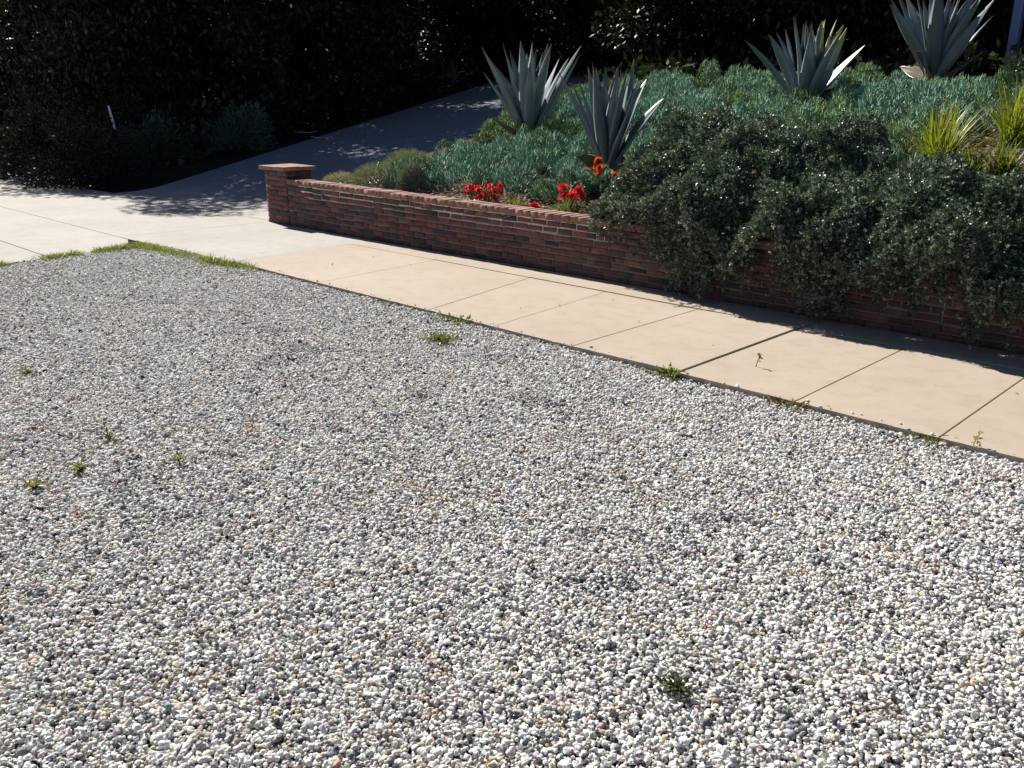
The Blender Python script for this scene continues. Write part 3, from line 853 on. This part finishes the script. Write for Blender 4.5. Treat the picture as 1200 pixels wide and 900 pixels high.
# ------------------------------------------------------------------ weeds and grass at the gravel
def edge_grass():
    n = 15000
    t = R.random(n)
    seg = R.random(n)
    X = np.empty(n); Y = np.empty(n)
    a = seg < .62                                  # along the apron edge and round the corner
    s = R.random(n) ** 1.0
    Y[a] = 1.9 + s[a] * 2.2; X[a] = edge_x(Y[a]) + R.normal(.045, .045, a.sum())
    b = ~a
    X[b] = -10.5 + R.random(b.sum()) ** 1.5 * 2.4; Y[b] = np.interp(X[b], [-10.5, -9.6, -8.6, -7.9], [4.17, 4.24, 4.33, 4.37]) + R.normal(-.05, .05, b.sum())
    cl = vnoise(X, Y, .3, 81) + .12 * (X < -9.8) + .25 * ((X < -9.4) & (Y > 3.6))
    k = cl > .42; X, Y = X[k], Y[k]; n = len(X)
    P = np.stack([X, Y, np.full(n, -.05)], 1)
    D = unit(np.stack([R.normal(0, .45, n), R.normal(0, .45, n), np.ones(n)], 1))
    B = np.stack([R.normal(0, .4, n), R.normal(0, .4, n), np.zeros(n)], 1)
    V, F, kk = blades(P, D, R.uniform(.05, .13, n), .008, B, 3)
    c = np.array([(.17, .22, .05), (.26, .27, .08), (.12, .17, .05), (.32, .29, .14)])[R.integers(0, 4, n)] * R.uniform(.7, 1.2, (n, 1))
    o = obj('grass', mesh_np('grass', V, F, M_grass, np.repeat(c, kk, 0)))
    tag(o, 'thin strip of short yellow green grass along the corner of the gravel', 'grass', kind='stuff')
edge_grass()
def weed(loc, r, n, col, label, L=.04, W=.016, cat='weed', dead=.1, h=.03):
    P = np.stack([R.normal(0, r * .45, n), R.normal(0, r * .3, n), R.uniform(0, h, n)], 1)
    P[:n // 3] *= .35
    D = unit(np.stack([P[:, 0] / r, P[:, 1] / r, R.uniform(.0, .55, n)], 1) + R.normal(0, .35, (n, 3)))
    V, F = leaves(P, D, unit(R.normal(0, .4, (n, 3)) + [0, 0, 1]), R.uniform(.6, 1.2, n) * L, R.uniform(.6, 1.2, n) * W, .15)
    c = np.array(col) * R.uniform(.55, 1.3, (n, 1)); d = R.random(n) < dead + .12; c[d] = (.24, .18, .1)
    mb = MB(); mb.add(V, F, np.repeat(c, 4, 0))
    for q in P: mb.add(*tube([(0, 0, -.004), q * .5 + [0, 0, .004], q], [.0022, .0018, .0012], 3), np.array(col) * .7)
    o = obj('weed', mb.mesh('weed', M_grass), loc=loc)
    return tag(o, label, cat, 'small weeds in and beside the gravel')
GR = (.12, .15, .05); YG = (.2, .2, .08); BRN = (.12, .075, .04)
z0 = -.04
weed((-2.97, 4.37, z0), .11, 90, GR, 'leafy green weed at the near end of the open sidewalk crack', .075, .024)
weed((-4.98, 4.36, z0), .20, 170, GR, 'long green weed against the sidewalk edge, above a clump in the stones', .05, .018)
weed((-4.62, 3.9, z0 + .015), .17, 170, (.14, .16, .05), 'matted green weed in the stones just off the sidewalk edge', .05, .013)
weed((-5.86, 4.36, z0), .14, 90, (.1, .13, .05), 'small flat weed on the sidewalk edge, further left along the edge', .04, .012)
weed((-2.17, 4.36, z0), .13, 110, BRN, 'clump of dead brown leaves caught on the sidewalk edge', .05, .018, 'dead leaves', .2)
weed((-1.38, 4.37, z0), .14, 90, (.18, .17, .05), 'thin yellowing weed on the sidewalk edge, nearest the right side', .045, .012)
weed((-1.16, 1.84, z0 + .02), .055, 110, (.075, .09, .035), 'tiny dark green weed alone in the foreground stones', .024, .010)
weed((-5.85, 1.53, z0 + .02), .06, 40, YG, 'pale yellow weed in the upper left part of the gravel', .04, .016)
weed((-4.34, 1.45, z0 + .02), .06, 30, (.17, .17, .06), 'sparse tan weed in the gravel, topmost of the left row of weeds', .04, .011)
weed((-4.03, 1.20, z0 + .02), .06, 36, (.16, .18, .05), 'small green weed with brown stalk in the left gravel', .035, .013)
weed((-3.81, 1.57, z0 + .02), .04, 22, (.2, .22, .05), 'single bright green seedling right of the other left weeds', .034, .013)
weed((-3.97, .98, z0 + .02), .065, 40, (.19, .2, .08), 'dusty green weed nearest the left edge of the photo', .036, .013)
# yellow sprig on the walk edge and a dry sprig in the pavement
def sprig(loc, h, n, col, label):
    root_m = MB()
    pts = [(0, 0, 0), (.01, .0, h * .5), (.03, .005, h)]
    root_m.add(*tube(pts, [.003, .0025, .0015], 5), np.array(col) * .7)
    P = np.array([(.01 + .02 * t, 0, h * (.35 + .65 * t)) for t in R.random(n)]); D = unit(rand_dir(n) + [0, 0, .4])
    V, F = leaves(P, D, rand_dir(n), .03, .012); root_m.add(V, F, np.repeat(np.array(col) * R.uniform(.7, 1.3, (n, 1)), 4, 0))
    return tag(obj('dry_sprig', root_m.mesh('dry_sprig', M_litter), loc=loc), label, 'weed', 'small weeds in and beside the gravel')
sprig((-1.20, 4.41, -.02), .10, 16, (.42, .36, .12), 'yellow dried sprig standing on the sidewalk edge at the right')
sprig((-2.65, 4.86, 0), .09, 9, (.2, .17, .1), 'lone dry sprig growing out of a sidewalk slab')

# ------------------------------------------------------------------ trees, dark bushes, woods
def crown_mesh(name, rx, rz, z0, nclump, per, L, W, seed, low=.0):
    rr = np.random.default_rng(seed); mb = MB()
    for i in range(nclump):
        d = rr.normal(size=3); d /= np.linalg.norm(d); q = rr.random() ** .38
        c = d * q * np.array([rx, rx, rz]) * .9; c[2] += z0
        if c[2] < low: c[2] = low + rr.random() * .5
        r = rr.uniform(.55, 1.05) * rx * .3
        dd = rr.normal(size=(per, 3)); dd /= np.linalg.norm(dd, axis=1, keepdims=True)
        P = c + dd * r * (rr.random((per, 1)) ** .5) * np.array([1, 1, .75])
        D = dd + rr.normal(0, .7, (per, 3)) + np.array([0, 0, -.25]); D = unit(D)
        V, F = leaves(P, D, unit(rr.normal(0, .7, (per, 3)) + [0, 0, 1]), rr.uniform(.6, 1.25, per) * L, rr.uniform(.7, 1.2, per) * W, .15)
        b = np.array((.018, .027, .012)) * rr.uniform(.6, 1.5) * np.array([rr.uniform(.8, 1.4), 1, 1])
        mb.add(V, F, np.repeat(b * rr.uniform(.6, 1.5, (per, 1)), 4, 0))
    return mb.mesh(name, M_tree)
def trunk_mesh(h, r, seed):
    rr = np.random.default_rng(seed); mb = MB()
    top = np.array([rr.normal(0, .3), rr.normal(0, .3), h])
    pts = [np.array([0, 0, -.3]), np.array([0, 0, .05]), top * .3 + rr.normal(0, .06, 3), top * .65 + rr.normal(0, .1, 3), top]
    mb.add(*tube(pts, [r * 1.5, r * 1.15, r * .9, r * .65, r * .25], 10))
    for j in range(7):
        a = rr.uniform(0, 2 * PI); t = rr.uniform(.3, .8); s = top * t
        e = s + np.array([math.cos(a), math.sin(a), rr.uniform(.4, .9)]) * h * rr.uniform(.2, .34)
        mb.add(*tube([s, (s + e) / 2 + [0, 0, .12], e], [r * .5, r * .33, r * .12], 6))
    return mb.mesh('trunk', M_bark, True)
CR = [crown_mesh('crown', 3.7, 4.7, 4.2, 120, 430, .165, .085, 100 + i, .35) for i in range(3)]
TR = [trunk_mesh(7.5, .17, 200 + i) for i in range(3)]
def tree(x, y, s, k, label, rz=None, zs=1., group='dark trees of the shaded wood'):
    z = float(drive_z(y)) + .1 if x < -12 - .33 * (y - 7) else float(bed_z(x, y))
    root = empty('tree', (x, y, z)); root.scale = (s, s, s * zs); root.rotation_euler.z = R.uniform(0, 6.28) if rz is None else rz
    tag(root, label, 'tree', group)
    obj('crown', CR[k], root); obj('trunk', TR[k], root)
    return root
tree(-23.6, 9.3, .92, 0, 'dark leafy tree at the left edge, behind the kerbside bush', None, 1.16)
tree(-29.5, 9.4, .95, 2, 'dark tree outside the left edge, shading the tree at the photo edge', None, .9)
tree(-37, 9.5, 1.1, 1, 'far dark tree in the second row of the wood, lost in shade', group='second row of dark trees')
tree(-22.2, 13.2, 1.1, 1, 'dark tree over the left verge, behind the two grey green bushes')
tree(-26.6, 18.5, 1.15, 2, 'dark tree beyond the upper left side of the driveway')
tree(-24.6, 24.5, 1.1, 0, 'dark tree closing the far end of the driveway')
tree(-18.6, 23.6, 1.0, 1, 'tree behind the tall agave by the driveway, with sunlit green leaves')
tree(-14.2, 21.5, .95, 2, 'dark tree behind the gap between two agaves at the back of the bed')
tree(-10.2, 20.6, .95, 0, 'dark tree behind the agave with yellow tips')
tree(-6.6, 20.8, .95, 1, 'dark tree directly behind the highest agave')
tree(-2.6, 19.5, .9, 2, 'dark tree at the right edge, behind the blue post')
for (x, y, s, k) in ((-32, 12.5, 1.25, 1), (-34, 20, 1.3, 0), (-31, 27, 1.3, 2), (-23, 31, 1.3, 1), (-15.5, 28.5, 1.2, 0), (-8.5, 27.5, 1.2, 2), (-1.5, 26, 1.2, 1)):
    tree(x, y, s, k, 'far dark tree in the second row of the wood, lost in shade', group='second row of dark trees')

# the wood behind reads as one mass
def woods():
    n = 26000
    u = R.random(n); x = -75 + u * 100; y = 38 + 12 * R.random(n) - 20 * np.clip((-x - 38) / 37, 0, 1) ** 1.2
    z = drive_z(y) + R.random(n) ** 1.1 * 15
    P = np.stack([x, y, z], 1); L = R.uniform(.5, 1.0, n)
    V, F = leaves(P, rand_dir(n), rand_dir(n), L * 1.5, L * .9, .1)
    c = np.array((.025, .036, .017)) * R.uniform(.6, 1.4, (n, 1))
    tag(obj('woods', mesh_np('woods', V, F, M_tree, np.repeat(c, 4, 0))), 'far mass of dark woodland closing the view', 'woods', kind='stuff')
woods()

def undergrowth():
    n = 80000
    x = R.uniform(-46, 8, n); y = R.uniform(7, 36, n)
    bedbox = (x > drive_l(y) - .7)
    ok = (~bedbox & ((x < -19.2) | (y > 8))) | ((y > 15.9 + .8 * vnoise(x, y, 2, 5)) & (x > drive_r(y) + .4)) | (y > 24.5)
    x, y = x[ok], y[ok]; n = len(x)
    g = np.where(x < drive_r(y), drive_z(y) + .1, bed_z(x, y))
    z = g + R.random(n) ** 1.3 * (.5 + 1.3 * vnoise(x, y, 1.6, 6)) * np.where((x > drive_r(y)) & (y < 19), .55, 1)
    L = R.uniform(.14, .3, n)
    V, F = leaves(np.stack([x, y, z], 1), unit(rand_dir(n) + [0, 0, .3]), rand_dir(n), L, L * .5, .15)
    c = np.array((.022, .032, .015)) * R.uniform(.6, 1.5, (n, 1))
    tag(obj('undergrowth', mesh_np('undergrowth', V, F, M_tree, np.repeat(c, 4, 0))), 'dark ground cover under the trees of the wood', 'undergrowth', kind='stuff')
undergrowth()

def bush(x, y, rx, rz, n, L, W, col, label, upright=0., zb=None, name='bush'):
    z = (float(drive_z(y)) + .05) if zb is None else zb
    root = empty(name, (x, y, z)); tag(root, label, 'bush', 'bushes in the shade and at the bed edge')
    nc = 46; mb = MB(); per = n // nc
    for i in range(nc):
        d = R.normal(size=3); d /= np.linalg.norm(d); d[2] = abs(d[2])
        c = d * R.random() ** .4 * np.array([rx, rx, rz]) * .85
        dd = rand_dir(per); P = c + dd * rx * .28 * R.random((per, 1)) ** .5; P[:, 2] = np.maximum(P[:, 2], .02)
        D = unit(dd + d + R.normal(0, .4, (per, 3)) + [0, 0, upright])
        V, F = leaves(P, D, rand_dir(per), R.uniform(.6, 1.2, per) * L, R.uniform(.7, 1.2, per) * W, .15)
        mb.add(V, F, np.repeat(np.array(col) * R.uniform(.7, 1.3) * R.uniform(.7, 1.3, (per, 1)), 4, 0))
    obj('foliage', mb.mesh('foliage', M_tree), root)
    st = MB()
    for j in range(7):
        a = R.uniform(0, 6.28); e = np.array([math.cos(a) * rx * .6, math.sin(a) * rx * .6, rz * .75])
        st.add(*tube([(0, 0, -.05), e * .5 + [0, 0, .05], e], [.02, .014, .006], 5))
    obj('stems', st.mesh('stems', M_twig), root)
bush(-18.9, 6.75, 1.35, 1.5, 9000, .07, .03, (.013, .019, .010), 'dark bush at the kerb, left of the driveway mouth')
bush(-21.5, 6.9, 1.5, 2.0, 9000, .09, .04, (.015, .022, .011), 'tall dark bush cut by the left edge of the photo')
bush(-19.9, 8.6, .95, 1.15, 5000, .10, .022, (.085, .125, .105), 'grey green bush nearer the white stake', .6)
bush(-19.5, 10.4, 1.0, 1.15, 5000, .11, .022, (.10, .14, .12), 'grey green bush at the driveway edge, right of its twin', .7)
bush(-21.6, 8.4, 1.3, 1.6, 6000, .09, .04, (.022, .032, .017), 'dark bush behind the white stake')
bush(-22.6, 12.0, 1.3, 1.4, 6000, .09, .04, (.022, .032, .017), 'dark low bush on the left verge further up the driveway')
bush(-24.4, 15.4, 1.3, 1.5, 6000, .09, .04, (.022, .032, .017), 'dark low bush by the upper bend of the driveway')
bush(-3.55, 13.6, .8, .62, 5500, .05, .022, (.065, .095, .06), 'small leaved green bush at the right edge behind the strappy plants', .2, float(bed_z(-3.6, 13.6)))

# white leaning stake
o = obj('garden_stake', (lambda mb: (mb.add(*tube([(0, 0, -.02), (-.045, -.015, .2), (-.1, -.03, .43)], [.026, .026, .022], 8)), mb.mesh('garden_stake', M_stake, True))[1])(MB()), loc=(-18.65, 7.25, float(drive_z(7.55)) + 1.06))
tag(o, 'thin pale stake leaning to the left among the dark bushes', 'stake')
# post behind the last agave
bm = bmesh.new(); slab(bm, [(-.075, -.075), (.075, -.075), (.075, .075), (-.075, .075)], -.3, 2.3, .012); slab(bm, [(-.1, -.1), (.1, -.1), (.1, .1), (-.1, .1)], 2.3, 2.36, .01)
o = bm_obj('post', bm, M_post); o.location = on_bed(-5.25, 17.6); tag(o, 'blue painted square post standing in shade right of the highest agave', 'post')
# dry bark strips on the driveway
def strip(x, y, L, w, rz, label):
    n = 7; V = []
    for i in range(n):
        t = i / (n - 1); ww = w * math.sin(PI * (.08 + .84 * t)) * .5
        cx, cy, cz = (t - .5) * L, .03 * math.sin(t * 3), .012 + .05 * (t - .5) ** 2 * 4 * .6
        V += [(cx, cy - ww, cz + .01), (cx, cy + ww, cz + .012), (cx, cy + ww, cz + .004), (cx, cy - ww, cz + .002)]
    F = []
    for i in range(n - 1):
        for k in range(4): a, b = i * 4 + k, i * 4 + (k + 1) % 4; F.append([a, b, b + 4, a + 4])
    me = mesh_np('bark_strip', V, F, M_litter, np.tile((.8, .78, .74), (len(V), 1)), True)
    o = obj('bark_strip', me, loc=(x, y, float(drive_z(y)) + .008)); o.rotation_euler.z = rz
    tag(o, label, 'bark strip', 'dry strips lying on the driveway')
strip(-20.1, 12.6, .6, .2, .95, 'pale dry strip on the driveway, farther one near its left edge')
strip(-18.6, 12.1, .5, .13, .95, 'pale dry strip on the driveway, nearer one')

# ------------------------------------------------------------------ light, sky, camera
EL, AZ = 42, 11          # sun elevation, angle of its travel off the wall line
d = Vector((math.cos(math.radians(EL)) * math.cos(math.radians(AZ)), -math.cos(math.radians(EL)) * math.sin(math.radians(AZ)), -math.sin(math.radians(EL))))
sun = bpy.data.lights.new('sun', 'SUN'); sun.energy = 5.0; sun.angle = math.radians(.5); sun.color = (1, .95, .88)
so = bpy.data.objects.new('sun', sun); so.rotation_euler = d.to_track_quat('-Z', 'Y').to_euler(); link(so); so.location = (-10, 0, 20)
w = bpy.data.worlds.new('World'); sc.world = w; w.use_nodes = True
nt = w.node_tree; bg = nt.nodes['Background']
sky = nt.nodes.new('ShaderNodeTexSky'); sky.sky_type = 'NISHITA'; sky.sun_disc = False
sky.air_density = .6; sky.dust_density = .3; sky.ozone_density = 2.0
sky.sun_elevation = math.radians(EL); sky.sun_rotation = math.atan2(-d.x, -d.y) % (2 * PI)
nt.links.new(sky.outputs[0], bg.inputs[0]); bg.inputs[1].default_value = .05

cam = bpy.data.cameras.new('camera'); cam.sensor_width = 36; cam.lens = 36 * 1014 / 1200; cam.clip_end = 1000; cam.clip_start = .05
co = bpy.data.objects.new('camera', cam); link(co); co.location = (0, 0, 1.6)
p = math.atan(328 / 1014); fw = Vector((-math.sqrt(.5) * math.cos(p), math.sqrt(.5) * math.cos(p), -math.sin(p)))
co.rotation_euler = fw.to_track_quat('-Z', 'Y').to_euler()
sc.camera = co
sc.view_settings.view_transform = 'Standard'; sc.view_settings.look = 'None'
sc.view_settings.exposure = .72; sc.view_settings.gamma = 1
sc.view_settings.use_curve_mapping = False
sc.cycles.max_bounces = 6; sc.cycles.diffuse_bounces = 3; sc.cycles.transparent_max_bounces = 4
